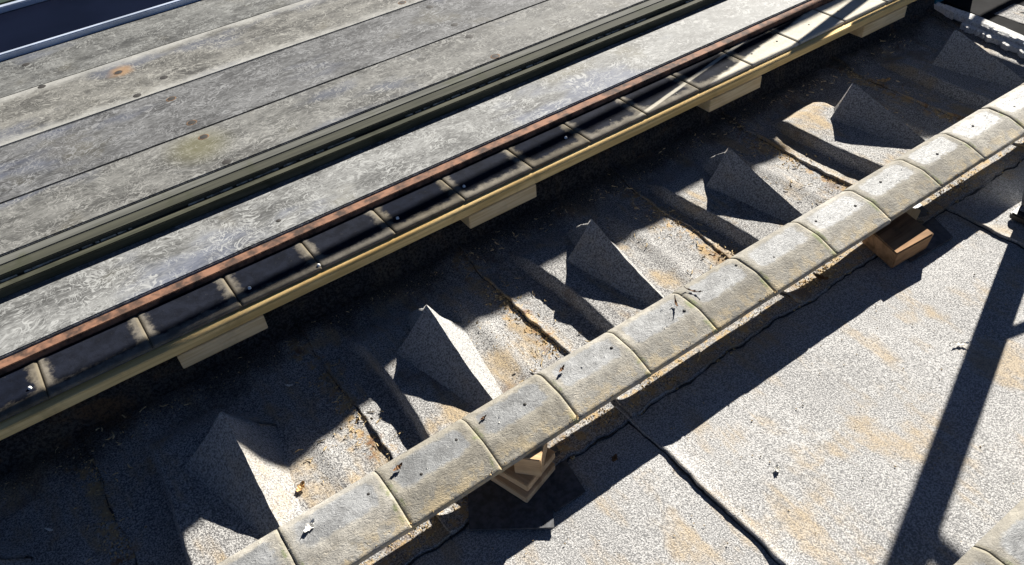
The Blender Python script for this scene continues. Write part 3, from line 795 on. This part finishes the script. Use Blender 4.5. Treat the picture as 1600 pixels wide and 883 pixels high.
leaf(1.166, 1.000, .1604, .050, .005, 2.1, M['leafdark'], 'thin brown twig of leaf across a screw of the strip', 'twig', lift=.004)
leaf(.737, 1.000, .1602, .024, .008, .4, M['leafdark'], 'small black leaf on the strip above the packing blocks', lift=.007)
leaf(.291, 1.000, .1602, .026, .010, .2, M['leafdark'], 'crumpled dark leaf with a pale edge on the strip, left part', lift=.008)
leaf(.078, .992, .1602, .032, .016, .5, M['paper'], 'cream curled flake on the strip near the bottom edge', 'flake', lift=.002, name='pale_flake')
leaf(.512, 1.000, .1602, .018, .006, .1, M['leafdark'], 'tiny black speck of leaf on the strip beside a mossy joint', lift=.003)
leaf(1.681, .533, .004, .040, .010, 2.4, M['paper'], 'white paper scrap beside the long post shadow', 'scrap', lift=.002, name='paper_scrap')
leaf(1.020, .566, .004, .018, .012, .7, M['paper'], 'white curled flake on the sunny felt, lower right', 'flake', lift=.002, name='pale_flake')
leaf(.218, 1.509, .018, .022, .006, 2.5, M['paper'], 'white flake on dark felt between first and second fold', 'flake', lift=.002, name='pale_flake')
leaf(-.403, 1.462, .012, .022, .006, 2.3, M['paper'], 'white flake on the felt at the lower left edge', 'flake', lift=.002, name='pale_flake')
leaf(.113, 1.205, .008, .030, .018, .6, M['leaf'], 'golden wood chip on the felt just above the strip, left', 'wood chip', lift=.003, name='wood_chip')
leaf(.745, .815, .006, .022, .014, .5, M['leafdark'], 'dark oval leaf in the strip shadow beside the packing blocks', lift=.001)
vs2, fs2 = [], []
def straw(x, y, z, L, wd, a):
    n0 = len(vs2); c, s_ = math.cos(a), math.sin(a); bend = random.uniform(-.2, .2)*L
    for t in (-.5, 0, .5):
        px, py = t*L, bend*(.25-t*t)*4
        for w_, h_ in ((-wd, 0), (0, wd*1.2), (wd, 0)):
            qx, qy = px, py+w_; vs2.append((x+qx*c-qy*s_, y+qx*s_+qy*c, z+h_+.002*random.random()))
    for k in (0, 3):
        for q in (0, 1): fs2.append((n0+k+q, n0+k+3+q, n0+k+4+q, n0+k+1+q))
for _ in range(900):
    q = random.random()
    if q < .35:
        k = random.randrange(1, 7); y = random.uniform(1.0, 1.64); x = CRK[k]+random.gauss(0, .035); z = ground(x, y, k if x < CRK[k] + 9 else k)+.009
    elif q < .6:
        i = random.randrange(1, 6); x = FX[i]+random.uniform(.11, .30); y = random.uniform(1.04, 1.52); z = ground(x, y, i+1)+.008
    elif q < .8:
        x = random.uniform(-.5, 3); y = random.gauss(.915, .015); z = .009
    else:
        x = random.uniform(-.6, 3); y = random.uniform(1.57, 1.68); z = .032
    if N(x*6, y*6, 31) < -.12: continue
    straw(x, y, z, random.uniform(.006, .022), random.uniform(.0006, .0018), random.random()*6.3)
link('straw_litter', mesh('straw_litter', vs2, fs2), M['straw'], roof, 'stuff')
leaf(1.03, 1.25, .012, .02, .007, 1.5, M['leafdark'], 'dark crumb of leaf on sunlit felt right of the third fold', lift=.002) if False else None
# sandy crumbs: along the strip, in the laps, scattered over the felt
vs, fs = [], []
def crumb(x, y, z, r):
    n0 = len(vs); a = random.random()*6.28
    hgt = r*random.uniform(.4, 1.1)
    for k in range(4):
        q = a+k*1.57; rr = r*random.uniform(.5, 1.2); vs.append((x+rr*math.cos(q), y+rr*math.sin(q), z))
    vs.append((x+r*.2, y, z+hgt))
    for k in range(4): fs.append((n0+k, n0+(k+1) % 4, n0+4))
for _ in range(6500):
    x = random.uniform(-.5, 3.1); y = random.gauss(.925, .022)
    if N(x*5, 2, 1)+.5*N(x*19, 3, 1) < -.18 or y < .893: continue
    crumb(x, y, zfield(x, y)+.009, random.uniform(.0015, .0048))
for _ in range(4200):
    k = random.randrange(1, 7); y = random.uniform(1.0, 1.62); x = CRK[k]+random.gauss(-.004, .022)
    if N(x*6, y*6, 2) < -.05: continue
    crumb(x, y, ground(x, y, k)+.005, random.uniform(.0012, .0052))
for _ in range(1500):
    i = random.randrange(1, 6); y = random.uniform(1.05, 1.5); x = FX[i]+.10+random.gauss(.06, .05)
    if N(x*8, y*8, 2) < .05: continue
    crumb(x, y, ground(x, y, i+1)+.005, random.uniform(.0012, .003))
for _ in range(900):
    x = random.uniform(-.6, 3); y = random.uniform(1.6, 1.69); crumb(x, y, .026, random.uniform(.001, .003))
for _ in range(700):
    x = random.uniform(-.3, 2.6); y = random.uniform(.1, .86); crumb(x, y, .0035, random.uniform(.001, .0028))
for _ in range(900):
    x = random.uniform(-.5, 3.1); y = random.gauss(.905, .012)
    if N(x*7, 4, 1)+.6*N(x*23, 5, 1) < .02: continue
    crumb(x, y, zfield(x, y)+.008, random.uniform(.004, .009))
link('sand_crumbs', mesh('sand_crumbs', vs, fs), M['crumb'], roof, 'stuff')
vs, fs = [], []
for _ in range(420):
    x = random.uniform(-.5, 3.0); y = random.uniform(.885, 1.01); crumb(x, y, .1612 if y > .955 else .1612-.0235*((.955-y)/.072)**1.15, random.uniform(.0008, .0022))
o = link('dust_specks', mesh('dust_specks', vs, fs), M['paper'], None, 'stuff'); child(o, beam)
vs, fs = [], []
for _ in range(700):
    x = random.uniform(-.5, 3.2)
    if N(x*5, 9, 1)+.7*N(x*21, 5, 7) < .12: continue
    crumb(x, random.uniform(.881, .889), .1385, random.uniform(.0015, .0045))
o = link('mortar_crumbs', mesh('mortar_crumbs', vs, fs), M['crumb'], None, 'stuff'); child(o, beam)
bpy.context.view_layer.update()
